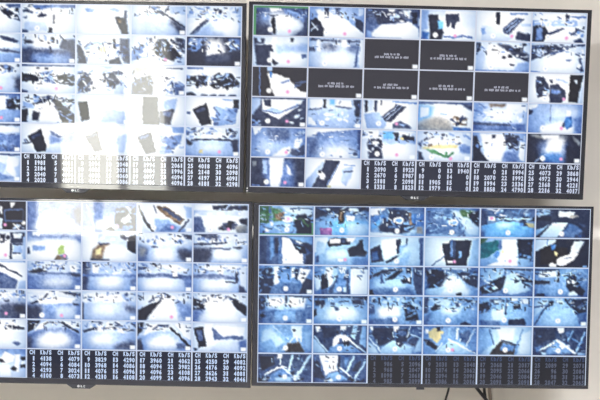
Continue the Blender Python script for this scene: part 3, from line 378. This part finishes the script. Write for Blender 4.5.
LL = parse('''
1 2;feed of a dark room with pale spots;b KK|e .7 70 6 80 4 76 20 72 24|d .6 52 20 57 22 56 46 52 46|b .5 50 60 56 62 56 96 50 96|6 .8 60 30 94 26 94 70 60 70|K .8 62 34 94 30 94 66 62 66|a .7 74 96 82 76 90 82 98 98|n f3 74 74 98 96 6|m 61 82
1 3;feed of a grey room with a heap of white forms;b 66|f 1.4 8 92 30 42 42 30 52 46 62 30 70 56 96 80 84 99 16 99|b 1.2 62 68 84 60 86 90 70 90|3 1.4 84 24 99 20 99 80 90 74|8 .8 70 10 86 14 84 24 72 22|c
1 4;feed of white cloths beside a dark shelf;b 67|l d .5 2 8 10 16 50 22 96|f 1.4 24 62 56 52 62 98 20 98|c 1.4 2 80 22 90 20 99 2 99|1 .7 62 20 76 16 97 14 97 98 70 92 58 70|n 1358b 60 12 97 95 18|f .6 70 62 86 34 90 54 78 74|1 .6 42 96 50 82 60 92 60 99|B .6 76 78 88 80 84 97 74 96|m 64 82
1 5;feed of a curved white wall and a dark ramp;b fd|8 1.3 30 52 56 56 88 92 82 99 34 99|l 1 .4 4 2 10 12 56 28 97|o .5 35 10 52 12 86 56 76 74 40 30|4 .4 42 16 54 18 82 54 76 62|l 4 .4 2 30 10 34 34|l 3 .5 2.5 75 98 92 56|a .7 84 10 98 14 98 50 90 50|6 1 56 66 72 84 60 98 40 96|w 29 84|m 63 82|c
1 6;feed of a bright floor with dark clutter under a pale caption;b ee|f .5 2 4 33 4 32 22 2 24|3 .6 34 6 98 5 98 20 60 24 36 20|n 16a 36 6 98 20 8|b .7 0 24 86 24 86 40 0 40|n fc 2 28 84 38 12|5 .7 1 46 14 46 22 97 1 97|1 .6 44 82 58 70 64 58 76 62 70 86 54 90|n 14 46 60 76 92 8|2 .7 82 54 98 48 98 74 88 68|q .9 76 74 98 70 98 98 80 98|w 31 88|m 64 86
2 2;feed of a pale room with dark shelving;b df|2 .7 52 12 62 14 60 42 52 44|n 26f 52 12 68 46 6|3 .6 70 6 97 6 97 42 72 44|e .5 76 10 92 10 91 26 77 26|3 .6 70 44 74 44 74 98 70 98|9 .7 76 50 93 52 94 76 76 78|4 .4 75 44 97 44 97 50 75 50|4 .4 75 74 90 76 90 80 75 80|b .7 94 20 99 20 99 98 94 98|m 62 84
2 3;feed of a white room with a green potted plant;b 7f|f 1.5 0 34 40 30 85 24 99 40 99 99 0 99|6 1 4 8 84 4 76 20 10 24|f .8 10 2 24 2 22 16 10 16|8 .8 10 52 34 50 34 66 12 68|3 .7 0 58 4 58 6 78 0 78|v .6 56 60 62 46 68 50 68 76 58 82|o .6 50 98 56 82 70 88 74 98|n o5 52 80 72 97 5|6 .8 84 6 99 6 99 36 90 30|m 69 84
2 4;feed of a sandy heap against white walls;b fd|b .9 30 8 60 4 84 36 80 56 28 40|f .5 0 0 26 0 16 98 0 98|o 1.3 20 62 34 38 52 40 44 54 36 96 16 97|y .8 26 62 36 52 34 76 26 80|3 1 28 36 50 38 48 44 30 44|f 1.6 46 52 78 46 84 92 44 92|1 .6 83 14 98 8 98 72 82 60|3 .7 66 6 84 14 82 30 72 22|n fb 36 6 84 40 10|3 .8 16 92 50 94 50 98 16 98
2 5;feed of a bright pool of light on a floor;b ea|n fb7 4 4 96 40 22|4 .7 80 3 99 8 99 24 88 20|9 1.6 2 46 98 46 98 98 2 98|5 1.4 2 46 20 58 14 98 2 98|q 1.4 4 48 16 54 12 80 4 80|3 1.7 72 52 98 58 98 98 78 92|f 2.5 30 56 66 54 68 94 28 94|4 .6 25 46 38 48 36 54 26 52|c
2 6;feed of a floor with a dim left half;b e9|n fb6 4 4 96 38 24|l 3 .6 3 2 38 40 34 60 30|4 .6 3 2 44 0 44 28|3 1.6 0 48 36 50 30 98 0 98|e 2 38 58 88 58 90 92 38 90|2 .7 72 44 90 46 86 52 74 50|4 .7 30 48 70 48 70 53 30 53|c
3 2;feed of a white ledge over a dark floor;b ff|l 3 .4 3 50 16 92 54|5 .7 48 38 66 52 86 72 80 98 50 98|8 .6 52 3 98 3 98 6 52 6|b .8 88 70 99 70 99 98 84 98
3 3;feed of a floor with light spreading in the middle;b d7|n f69 0 6 98 38 18|2 .8 0 42 22 26 40 38 22 44|5 .9 20 40 98 40 98 50 20 48|6 1.5 0 52 98 52 98 98 0 98|e 3.2 28 62 80 56 84 84 30 86|3 .7 80 42 98 46 98 54 84 52|f .7 78 14 92 14 92 38 80 38|c
3 4;feed of a floor with a bright blurred centre;b a8|n fc8 18 6 96 40 20|f .8 18 10 30 12 30 40 20 40|4 1.6 0 0 14 0 10 98 0 98|6 1 0 43 98 43 98 52 0 52|f 3.4 28 56 70 52 74 88 28 88|5 1.5 88 60 98 56 98 80 90 80|c
3 5;feed of a bright floor with a white post;b ba|n 37ad 0 6 34 30 14|f .8 36 10 70 6 96 24 80 30 60 24|5 .9 0 40 60 36 100 44 100 58 50 52 0 52|f .4 62 20 73 20 72 46 64 46|3 .6 64 46 76 50 66 54|f 2.6 10 62 60 58 70 86 14 90|6 1.4 84 50 99 50 99 92 88 88|c
3 6;feed of a floor with a white post and a pale right edge;b a9|n 47ac 0 6 40 36 16|e .8 10 8 90 4 76 22 30 26|f .4 46 8 56 8 55 42 46 42|5 .9 0 40 46 36 80 46 80 54 0 52|e 2.6 14 60 66 54 70 90 16 92|3 .6 77 28 82 28 82 66 78 66|d .6 83 8 98 8 98 98 88 90|l 3 .4 2.5 60 60 78 66|4 .8 84 70 92 80 98 98 84 98
4 2;feed of a dim floor below white fittings;b e6|n f7 50 4 98 36 14|3 .9 60 36 70 34 70 42 60 42|4 1.4 50 48 98 46 98 98 50 98|2 1.5 76 56 98 52 98 80 80 80|m 63 82|c
4 3;feed of a floor lit at the right under a white triangle;b f7|d .7 0 10 12 8 12 40 0 46|3 .5 6 46 30 26 38 10 42 12 30 36 10 50|3 .8 60 4 99 8 99 18 76 14|7 1.2 0 52 98 44 98 98 0 98|3 1.8 0 52 30 54 24 98 0 98|b 1.6 54 56 90 52 90 96 54 96|2 .7 84 44 96 46 96 52 86 52|f .8 18 32 50 22 90 26 80 44 22 46|w 28 86|m 64 86|c
4 4;feed of a pale floor with fittings along the far wall;b da|n f59 0 5 98 36 20|f 1 20 12 72 10 76 34 22 36|a 1.2 4 42 96 38 96 98 4 98|c 2 20 50 60 46 60 80 22 80|4 1.4 78 44 98 54 98 74 84 66|3 .8 0 40 4 40 4 98 0 98|f .7 2 10 12 10 12 38 2 38|c
4 5;feed of a bright floor with a dark wedge at the left;b cb|d .8 0 18 40 4 36 24 2 50|n 4df 0 6 98 28 18|1 .6 2 62 46 24 50 28 16 97 2 97|e 1 46 24 66 22 76 98 16 98|7 1.4 70 26 98 48 98 97 78 84|2 .5 50 14 62 12 60 20 50 20|d .8 74 10 97 14 97 34 80 26|w 30 84|m 63 84|c
4 6;feed of a bright floor between dark shelving;b dc|2 .8 0 18 22 28 24 46 0 62|n 03bf 0 8 24 58 14|f .5 22 10 36 8 36 48 23 50|n 3f 36 4 66 20 8|1 .7 64 10 80 22 98 44 98 76 80 52|d .8 72 6 98 16 98 36 84 22|e 1.4 34 26 64 24 86 96 26 96|6 1.5 0 60 24 54 8 98 0 98|c
5 2;feed of a pale floor with a dark bench;b fc|2 .6 60 20 78 24 97 28 96 36 76 34|d 1 52 40 98 46 98 98 52 98|5 .6 74 82 82 74 90 84 84 92
5 3;feed of a rounded bright floor with a dark corner;b b8|1 .7 2 4 24 4 16 30 2 46|f .6 12 44 24 14 38 4 40 10 24 40|l 3 .5 2.5 34 14 44 8 56 12|e .7 58 3 98 3 98 30 82 26|l 2 .5 4 64 10 94 42|6 1.2 2 52 20 36 76 26 98 56 98 98 2 98|f 3 16 64 40 40 74 44 86 84 50 98 18 94|3 1.6 1 60 9 56 10 98 1 98|c
5 4;feed of a floor below two white posts;b c9|n f48 2 3 98 26 20|3 .6 2 34 24 24 62 22 96 30 96 36 60 28 24 32 4 42|f .5 28 16 38 16 38 38 29 36|f .5 62 22 74 26 78 42 68 42|9 1.2 4 42 96 42 96 98 4 98|f 3 14 56 52 44 60 78 18 84|4 1.4 60 88 80 72 98 68 96 97 62 97|c
5 5;feed of a rounded bright floor with a dark rail at the right;b d9|1 .7 0 4 13 4 8 38 0 50|f .6 10 46 24 8 42 8 22 44|l 4 .5 2.5 30 28 40 12 58 12|f .6 68 6 99 6 99 62 84 46|8 1.2 2 58 24 40 60 30 88 70 90 98 2 98|f 2.6 18 64 50 42 76 60 74 90 22 92|l 1 .5 4.5 60 20 80 52 97 84|5 .8 74 74 90 74 88 92 72 92|3 1.2 0 64 8 58 12 98 0 98|c
5 6;feed of a dark box beside a heap of white cloth;b dd|1 .4 2 18 20 14 26 80 12 88 8 54|5 .6 8 28 18 26 20 60 12 64|f .4 22 4 38 4 36 76 28 82|5 .7 36 16 48 36 56 48 74 44 92 46 92 56 40 60|f .6 40 8 96 14 93 44 72 42 56 44 44 26|2 .5 2 88 10 90 6 98|b 1.2 30 98 46 64 70 52 90 66 86 98|6 1.3 84 64 98 56 98 98 88 98|c
6 2;feed of white cloths on a dim stand;b 9c|8 .8 50 2 98 2 98 20 50 22|f .7 60 10 80 26 76 46 58 54 52 40|1 .6 50 34 56 38 62 48 52 48|f .5 79 20 89 20 87 82 80 80|1 .5 72 72 78 60 84 70 80 78|1 .5 90 28 99 28 99 40 90 40|1 .5 90 54 99 54 99 66 90 66|e .6 90 40 99 40 99 54 90 54|e .8 52 60 70 56 72 96 52 96
6 1;feed of white cloths beyond the table row;b 9c|8 .8 0 2 98 2 98 20 0 22|f .7 20 10 60 26 56 56 18 54|1 .6 10 34 26 38 32 48 12 48|c
''')


# ------------------------------------------------------------------ lettering: glyph meshes from the built-in font
_glyph = {}
def glyph(ch):
    if ch not in _glyph:
        cu = bpy.data.curves.new('glyph', 'FONT'); cu.body = ch; cu.size = 1.0; cu.resolution_u = 3; cu.offset = 0.05
        o = bpy.data.objects.new('glyph', cu); COL.objects.link(o)
        bpy.context.view_layer.update()
        me = bpy.data.meshes.new_from_object(o.evaluated_get(bpy.context.evaluated_depsgraph_get()))
        vs = [tuple(v.co) for v in me.vertices]; fs = [tuple(p.vertices) for p in me.polygons]
        bpy.data.objects.remove(o); bpy.data.curves.remove(cu); bpy.data.meshes.remove(me)
        xs = [v[0] for v in vs]
        _glyph[ch] = ([(v[0]-min(xs), v[1]) for v in vs], fs, max(xs)-min(xs))
    return _glyph[ch]

def put_text(V, F, s, xr, zb, cw, h, y):
    """right-aligned at xr, fixed cell width cw, cap height h"""
    x = xr - cw*len(s)
    for ch in s:
        if ch != ' ':
            vs, fs, w = glyph(ch)
            sx = cw*0.84/max(w, 0.32); sz = h/0.70
            off = (cw-w*sx)/2
            b = len(V)
            V += [(x+off+vx*sx, y, zb+vz*sz) for vx, vz in vs]
            F += [tuple(b+i for i in f) for f in fs]
        x += cw

# ------------------------------------------------------------------ monitors
CZ = 1.6
FW = .13      # the wall's face
GRID_LINE = {}
def make_monitor(label, x, z, W, H, rot, inset, feeds, tables, ramp, style, wall_gap=0.13):
    root = empty('monitor', (x, -wall_gap, CZ+z), [R(a) for a in rot])
    tag(root, label, 'monitor', 'monitors mounted as a video wall')
    il, ir, it, ib = inset
    X0, X1, Z0, Z1 = -W/2, W/2, -H/2, H/2
    sx0, sx1, sz0, sz1 = X0+il, X1-ir, Z0+ib, Z1-it
    # bezel ring: outer edge, front lip, inner slope
    bm = bmesh.new()
    def rect(a, b, c, d, y): return [bm.verts.new(p) for p in ((a, y, c), (b, y, c), (b, y, d), (a, y, d))]
    e = .0012
    loops = [rect(X0+e, X1-e, Z0+e, Z1-e, .014), rect(X0, X1, Z0, Z1, .0125), rect(X0, X1, Z0, Z1, .0014), rect(X0+e, X1-e, Z0+e, Z1-e, 0),
             rect(sx0-.0012, sx1+.0012, sz0-.0012, sz1+.0012, 0), rect(sx0, sx1, sz0, sz1, .0022), rect(sx0, sx1, sz0, sz1, .014)]
    for a, b in zip(loops, loops[1:]+loops[:1]):
        for k in range(4): bm.faces.new((a[k], a[(k+1) % 4], b[(k+1) % 4], b[k]))
    obj('bezel', bm, M['bezel'], root)
    # back cover: stepped shell
    bm = boxbm(X0+.002, X1-.002, .014, .026, Z0+.002, Z1-.002)
    obj('back_cover', bm, M['back'], root, bevel=.002)
    obj('electronics_hump', boxbm(X0+.16, X1-.16, .026, .046, Z0+.03, Z1-.16), M['back'], root, bevel=.006)
    # wall bracket: plate on the set, arm, plate on the wall
    bm = boxbm(-.12, .12, .046, .052, -.12, .10)
    box(bm, -.10, -.07, .052, wall_gap+FW-.018, -.10, .08); box(bm, .07, .10, .052, wall_gap+FW-.018, -.10, .08)
    obj('wall_bracket', bm, M['steel'], root)
    # display panel: the lit grid lines between the pictures
    gm_ = GRID_LINE.setdefault(style, glow_mat('grid_line_'+style, STYLE[style]['line']))
    obj('display_panel', boxbm(sx0, sx1, .0022, .013, sz0, sz1), gm_, root)
    cw, ch = (sx1-sx0)/6, (sz1-sz0)/6
    gx, gz = .0021, .0018
    tw, th = cw-2*gx, ch-2*gz
    for (r, c), (desc, spec) in sorted(feeds.items()):
        img = paint(spec, ramp, r*7+c)
        ox, oz = sx0+c*cw+gx, sz1-r*ch-gz
        g = (ox, oz)
        xs = ox+tw*np.arange(NX)/(NX-1); zs = oz-th*np.arange(NY)/(NY-1)
        V = [(float(a), .0018, float(b)) for b in zs for a in xs]
        F = [(j*NX+i, (j+1)*NX+i, (j+1)*NX+i+1, j*NX+i+1) for j in range(NY-1) for i in range(NX-1)]
        me = bpy.data.meshes.new('camera_feed'); me.from_pydata(V, [], F)
        at = me.color_attributes.new('picture', 'FLOAT_COLOR', 'POINT')
        buf = np.ones((NX*NY, 4), np.float32); buf[:, :3] = img.reshape(-1, 3)
        at.data.foreach_set('color', buf.ravel())
        o = link('camera_feed', me, M['screen'], root)
        if desc: o['label'] = desc
        if spec == DARK:            # message in the middle of a feed without picture
            V, F = [], []
            rn = random.Random(r*9+c)
            for zf, xa, xb in ((.51, .36, .66), (.61, .19, .85)):
                xx = xa
                while xx < xb-.015:
                    wl = rn.choice([2, 3, 4, 5])
                    for _ in range(wl):
                        if xx > xb: break
                        a, b = ox+tw*xx, ox+tw*(xx+.0145)
                        t, u = oz-th*(zf+.03+rn.choice([0, .012])), oz-th*(zf-.03-rn.choice([0, .012]))
                        k = len(V); V += [(a, .0014, t), (b, .0014, t), (b, .0014, u), (a, .0014, u)]; F.append((k, k+1, k+2, k+3))
                        xx += .019
                    xx += .022
            me = bpy.data.meshes.new('caption'); me.from_pydata(V, [], F)
            link('caption', me, M['caption'], o)
    for (r, c), rows in tables.items():
        ox, oz = sx0+c*cw+gx, sz1-r*ch-gz
        hb = th*1.02
        o = obj('bit_rate_table', boxbm(ox, ox+tw, .0018, .0024, oz-hb, oz), M['table_'+style], root)
        o['label'] = 'dark table of channel bit rates in pale figures'
        Vh, Fh = [], []
        halves = [([], []), ([], [])]
        edges = (.15, .46, .675, .985)
        for i, row in enumerate([('CH', 'Kb/S', 'CH', 'Kb/S')]+rows):
            zb = oz-th*((.115, .335, .54, .745, .945)[i]+.055)
            for q, (t, e_) in enumerate(zip(row, edges)):
                tgt = (Vh, Fh) if i == 0 else halves[q//2]
                put_text(*tgt, t, ox+tw*e_, zb, tw*.0545, th*.145, .0014)
        for nm, vv, ff, mt in (('heading_text', Vh, Fh, M['head_'+style]), ('figures', *halves[0], M['figs_'+style]), ('figures', *halves[1], M['figs_'+style])):
            me = bpy.data.meshes.new(nm); me.from_pydata(vv, [], ff)
            link(nm, me, mt, o)
    # chin with the maker's mark
    if STYLE[style]['chin'] == 'bump':
        bm = prism_xz(bmesh.new(), [(-.042, Z0+.001), (-.024, Z0-.011), (.024, Z0-.011), (.042, Z0+.001)], .001, .012)
        ch_ = obj('chin_bump', bm, M['chin'], root)
        bm = bmesh.new()
        n = 16
        ring = [bm.verts.new((-.008+.0035*math.cos(2*math.pi*k/n), .0006, Z0-.0045+.0035*math.sin(2*math.pi*k/n))) for k in range(n)]
        ring2 = [bm.verts.new((v.co.x, .0012, v.co.z)) for v in ring]
        bm.faces.new(ring); bm.faces.new(ring2[::-1])
        for k in range(n): bm.faces.new((ring[k], ring2[k], ring2[(k+1) % n], ring[(k+1) % n]))
        box(bm, -.002, .001, .0006, .0012, Z0-.0075, Z0-.0018); box(bm, .001, .0035, .0006, .0012, Z0-.0075, Z0-.006)
        box(bm, .006, .0075, .0006, .0012, Z0-.0075, Z0-.0018); box(bm, .0075, .0105, .0006, .0012, Z0-.0075, Z0-.006); box(bm, .0075, .0105, .0006, .0012, Z0-.003, Z0-.0018)
        obj('logo_mark', bm, M['logo'], ch_)
    else:
        obj('sensor_block', boxbm(-.011, .011, .001, .012, Z0-.006, Z0+.001), M['bezel'], root, bevel=.0008)
    if STYLE[style].get('sticker'):
        bm = boxbm(X0+.002, X0+.006, -.0005, .0002, Z0+.010, Z0+.0135); box(bm, X0+.002, X0+.007, -.0005, .0002, Z0+.003, Z0+.006)
        s = obj('sticker', bm, M['logo'], root); s['label'] = 'two small silver stickers on the bezel corner'
    return root

STYLE = {'upper_left': dict(line=(215, 224, 244), bg=(52, 54, 66), figs=(226, 236, 255), chin='bump'),
         'upper_right': dict(line=(205, 212, 230), bg=(44, 47, 64), figs=(205, 214, 236), chin='bump', sticker=True),
         'lower_left': dict(line=(200, 212, 236), bg=(28, 32, 52), figs=(196, 215, 246), chin='bump'),
         'lower_right': dict(line=(200, 214, 238), bg=(24, 27, 38), figs=(82, 90, 112), head=(56, 72, 106), chin='block')}
for k, s in STYLE.items():
    M['table_'+k] = mat('table_ground_'+k, (18, 18, 20), .03, ior=1.5, emit=s['bg'], strength=1, noise=(20, .01))
    M['figs_'+k] = mat('table_figures_'+k, (18, 18, 20), .03, ior=1.5, emit=s['figs'], strength=1, noise=(20, .01))
    M['head_'+k] = mat('table_heading_'+k, (18, 18, 20), .03, ior=1.5, emit=s.get('head', s['figs']), strength=1, noise=(20, .01))
M['caption'] = mat('caption_glow', (18, 18, 20), .03, ior=1.5, emit=(172, 174, 190), strength=1, noise=(20, .01))

def rows(ch0, a, b):
    return [(str(ch0+i), a[i], str(ch0+4+i), b[i]) for i in range(4)]
def rnd_rows(ch0, seed, big=True):
    r = random.Random(seed)
    f = (lambda: str(r.randint(1850, 4990))) if big else (lambda: str(r.choice([r.randint(110, 999), r.randint(1000, 2200)])))
    return rows(ch0, [f() for _ in range(4)], [f() for _ in range(4)])

T_UL = {(5, 2): rows(1, ['1981', '2184', '2040', '2020'], ['4011', '4021', '4096', '4077']), (5, 3): rows(9, ['2094', '4086', '4018', '4090'], ['2048', '2031', '4060', '4086']),
        (5, 4): rows(17, ['1994', '4084', '4097', '4086'], ['2061', '1996', '4094', '4096']), (5, 5): rows(25, ['4018', '2148', '4197', '4181'], ['4096', '2098', '4091', '4298'])}
T_UR = {(5, 2): rows(1, ['2090', '2670', '2181', '1331'], ['1923', '1987', '2098', '1823']), (5, 3): rows(9, ['0', '0', '1905', '1979'], ['1940', '0', '0', '0']),
        (5, 4): rows(17, ['0', '2070', '1994', '1858'], ['1994', '1992', '2136', '4790']), (5, 5): rows(25, ['4073', '4972', '2168', '2216'], ['3868', '2944', '4221', '4017'])}
T_LL = {(5, 2): rows(1, ['4138', '4094', '4293', '4100'], ['4079', '4084', '3024', '4073']), (5, 3): rows(9, ['3829', '3968', '4076', '4210'], ['4290', '4086', '4096', '4108']),
        (5, 4): rows(17, ['3960', '4094', '4096', '4099'], ['4062', '3982', '4108', '4096']), (5, 5): rows(25, ['4250', '4176', '3626', '2943'], ['4082', '4092', '4081', '4046'])}
T_LR = {(5, 2): rows(1, ['986', '968', '1098', '985'], ['2096', '2047', '2061', '2099']), (5, 3): rows(9, ['2031', '2074', '2094', '2086'], ['2048', '2062', '2091', '2016']),
        (5, 4): rows(17, ['2068', '2095', '2046', '2091'], ['2017', '2066', '2084', '2091']), (5, 5): rows(25, ['2089', '96', '98', '2047'], ['2071', '2084', '2041', '2065'])}

def detail(d, k, t):
    d[k] = (d[k][0], '|'.join([o for o in d[k][1].split('|') if o.split()[0] not in 'wmc' or len(o.split()) > 3]+[t]+[o for o in d[k][1].split('|') if o.split()[0] in 'wmc' and len(o.split()) <= 3]))
for r in range(1, 5):
    for c in range(1, 6):
        if (r, c) not in ((1, 1), (1, 2), (1, 3), (2, 1), (4, 5)): detail(LL, (r, c), 'x 13f6ff 2 3 98 34 34')
for k in ((0, 1), (0, 2), (0, 4), (1, 2), (2, 1), (4, 5)): detail(UL, k, 'x 13ff8 2 4 98 34 26')
for k in ((0, 5), (1, 4), (1, 5)): detail(UL, k, 'x 1369f 3 4 97 50 34')
for k in ((2, 2), (2, 5)): detail(UL, k, 'x 0015c 1 32 99 66 46')
for k in ((2, 3), (1, 3), (1, 4), (2, 4)): detail(UL, k, 'x 1258c 3 20 97 88 40')
detail(UL, (3, 2), 'x 0024c 2 10 98 50 40')
for r in (2, 3):
    for c in range(6): detail(LR, (r, c), 'x 0125ce 2 4 98 44 40')
for k in ((0, 0), (0, 1), (0, 2), (0, 3)): detail(LR, k, 'x 1247ae 2 10 98 70 46')
for k in ((4, 1), (4, 2), (4, 3), (5, 0), (5, 1), (4, 5)): detail(LR, k, 'x 1469c 2 4 98 90 22')
for k in ((0, 0), (0, 1), (0, 2), (1, 1), (1, 4), (1, 5)): detail(UR, k, 'x 137bf 2 4 98 40 30')
for k in ((4, 2), (4, 3), (4, 4), (0, 5)): detail(UR, k, 'x 127df 2 4 98 50 30')
for k in ((3, 1), (3, 4), (4, 0), (4, 1)): detail(UR, k, 'x 579cf 2 10 98 95 26')
make_monitor('upper left monitor, its pictures washed out by the glare of a bright window', -.609, .2846, .922, .5095, (3.68, 1.34, -2.69),
             (.0085, .0115, .0085, .0150), feeds_of(UL), T_UL, RAMP_A, 'upper_left')
make_monitor('upper right monitor with several dark feeds showing only a text message', .3206, .2672, .9275, .5156, (5.22, 1.25, 1.09),
             (.0112, .0112, .0085, .0160), feeds_of(UR), T_UR, RAMP_A, 'upper_right')
make_monitor('lower left monitor with pale feeds of empty floors and a bright bit rate table', -.5935, -.2509, .9247, .5065, (2.6, .84, -1.75),
             (.0085, .0095, .0065, .0155), feeds_of(LL), T_LL, RAMP_A, 'lower_left')
make_monitor('lower right monitor with bluish feeds, a street scene and a dimmed bit rate table', .3322, -.2628, .9215, .5012, (3.78, .68, .75),
             (.0145, .0075, .0066, .0098), feeds_of(LR), T_LR, RAMP_B, 'lower_right')

# ------------------------------------------------------------------ the room
XL, XR, YB, ZC = -2.9, 2.6, -4.6, 2.75
struct('wall_front', boxbm(XL-.1, XR+.1, FW, FW+.1, -.0, ZC), M['wall'])
struct('floor', boxbm(XL-.1, XR+.1, YB-.2, .15, -.1, 0), M['floor'])
struct('ceiling', boxbm(XL-.1, XR+.1, YB-.2, .15, ZC, ZC+.1), M['ceiling'])
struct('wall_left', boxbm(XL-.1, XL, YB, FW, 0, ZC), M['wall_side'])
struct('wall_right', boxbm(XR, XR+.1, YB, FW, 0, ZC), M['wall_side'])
# back wall with a window opening
WX0, WX1, WZ0, WZ1 = -2.20, -1.33, .90, 2.42
bm = boxbm(XL-.1, WX0, YB-.1, YB, 0, ZC); box(bm, WX1, XR+.1, YB-.1, YB, 0, ZC)
box(bm, WX0, WX1, YB-.1, YB, 0, WZ0); box(bm, WX0, WX1, YB-.1, YB, WZ1, ZC)
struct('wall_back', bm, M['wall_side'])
win = empty('window_1', ((WX0+WX1)/2, YB, WZ0)); win['kind'] = 'structure'
cx = (WX0+WX1)/2; hw = (WX1-WX0)/2; hh = WZ1-WZ0
MX = -1.70-cx
bm = boxbm(-hw, -hw+.06, -.09, -.01, 0, hh); box(bm, hw-.06, hw, -.09, -.01, 0, hh); box(bm, -hw+.06, hw-.06, -.09, -.01, 0, .04); box(bm, -hw+.06, hw-.06, -.09, -.01, hh-.05, hh)
box(bm, MX-.03, MX+.03, -.09, -.01, .04, hh-.05)
obj('window_frame', bm, M['frame'], win)
obj('pane', boxbm(-hw+.06, MX-.03, -.06, -.05, .04, hh-.05), M['daylight'], win)
obj('pane', boxbm(MX+.03, hw-.06, -.06, -.05, .04, hh-.05), M['daylight_weak'], win)
obj('added_blind', boxbm(-hw+.03, MX-.005, -.012, -.008, 1.56-WZ0, hh-.02), M['blind_glow'], win)  # both blinds are added to shape the glare, each ending where it strengthens
obj('added_blind', boxbm(MX+.005, hw-.03, -.012, -.008, 1.97-WZ0, hh-.02), M['blind_glow'], win)

# ceiling panels
def ceiling_light(x, y, label, m):
    t = empty('ceiling_light', (x, y, ZC)); tag(t, label, 'ceiling light', 'ceiling light panels')
    bm = boxbm(-.62, .62, -.32, -.30, -.05, 0); box(bm, -.62, .62, .30, .32, -.05, 0); box(bm, -.62, -.60, -.30, .30, -.05, 0); box(bm, .60, .62, -.30, .30, -.05, 0)
    obj('lamp_frame', bm, M['frame'], t)
    obj('diffuser', boxbm(-.60, .60, -.30, .30, -.04, -.02), m, t)
ceiling_light(-1.1, -3.0, 'left white ceiling light panel, the brighter one', M['lamp'])
ceiling_light(1.2, -3.0, 'right white ceiling light panel, added as a dimmer fill', M['lamp_fill'])  # added fill, half brightens the shadow right of the monitors

# ------------------------------------------------------------------ cables under the lower right monitor
def px(u, v, y):
    d = 3.0+y
    return ((u-300)*d/1056, y, CZ+(200-v)*d/1056)
def cable(name, pts, r, m, label):
    o = obj(name, tube(bmesh.new(), pts, r), m, smooth=True)
    tag(o, label, 'cable', 'cables hanging below the lower right monitor')
cable('cable', [px(452, 352, -.055), px(450, 378, -.04), px(448.6, 389, -.03), px(445, 402, -.02), px(440, 425, .06), px(441, 470, .118), (.41, FW-.012, .4), (.40, FW-.012, .03), (.38, -.06, .0045), (.20, -.10, .0045)], .0032, M['cable'], 'thin dark cable hanging alone, left of the other cables')
cable('cable', [px(462, 358, -.055), px(470, 378, -.045), px(477.5, 389, -.04), px(487, 401, -.03), px(500, 420, .05), px(512, 452, .118), px(514, 470, .118), (.60, FW-.012, .4), (.61, FW-.012, .03), (.63, -.06, .006), (.85, -.10, .006)], .0048, M['cable'], 'thick dark cable slanting down to the right')
cable('cable', [px(484.2, 355, -.055), px(484.2, 375, -.03), px(484.2, 389, -.022), px(485.6, 401, -.014), px(487, 425, .06), px(488, 470, .12), (.53, FW-.012, .4), (.53, FW-.012, .03), (.53, -.06, .0055), (.50, -.25, .0055)], .0042, M['cable'], 'dark cable hanging straight between the slanting and beige ones')
cable('cable', [px(489, 355, .05), px(489, 375, .11), px(489.5, 390, FW-.008), px(490.5, 402, FW-.008), px(492, 430, FW-.008), px(493, 470, FW-.008), (.565, FW-.010, .4), (.565, FW-.010, .03), (.565, -.06, .006), (.60, -.25, .006)], .0050, M['cable_pale'], 'beige cable running down the wall, rightmost of the cables')

# ------------------------------------------------------------------ camera and render look
cam = bpy.data.cameras.new('camera'); co = bpy.data.objects.new('camera', cam); COL.objects.link(co)
co.location = (0, -3.0, CZ); co.rotation_euler = (R(90), 0, 0)
cam.sensor_width = 36; cam.lens = 1056/600*36
cam.clip_start = .05
cam.dof.use_dof = True; cam.dof.focus_distance = 2.87; cam.dof.aperture_fstop = 8
scene.camera = co
w = bpy.data.worlds.new('world'); scene.world = w; w.use_nodes = True
w.node_tree.nodes['Background'].inputs['Color'].default_value = (.6, .7, .85, 1)
w.node_tree.nodes['Background'].inputs['Strength'].default_value = .6
vs = scene.view_settings
vs.view_transform = 'Standard'; vs.look = 'None'; vs.exposure = 0; vs.gamma = 1; vs.use_curve_mapping = False
scene.cycles.max_bounces = 6
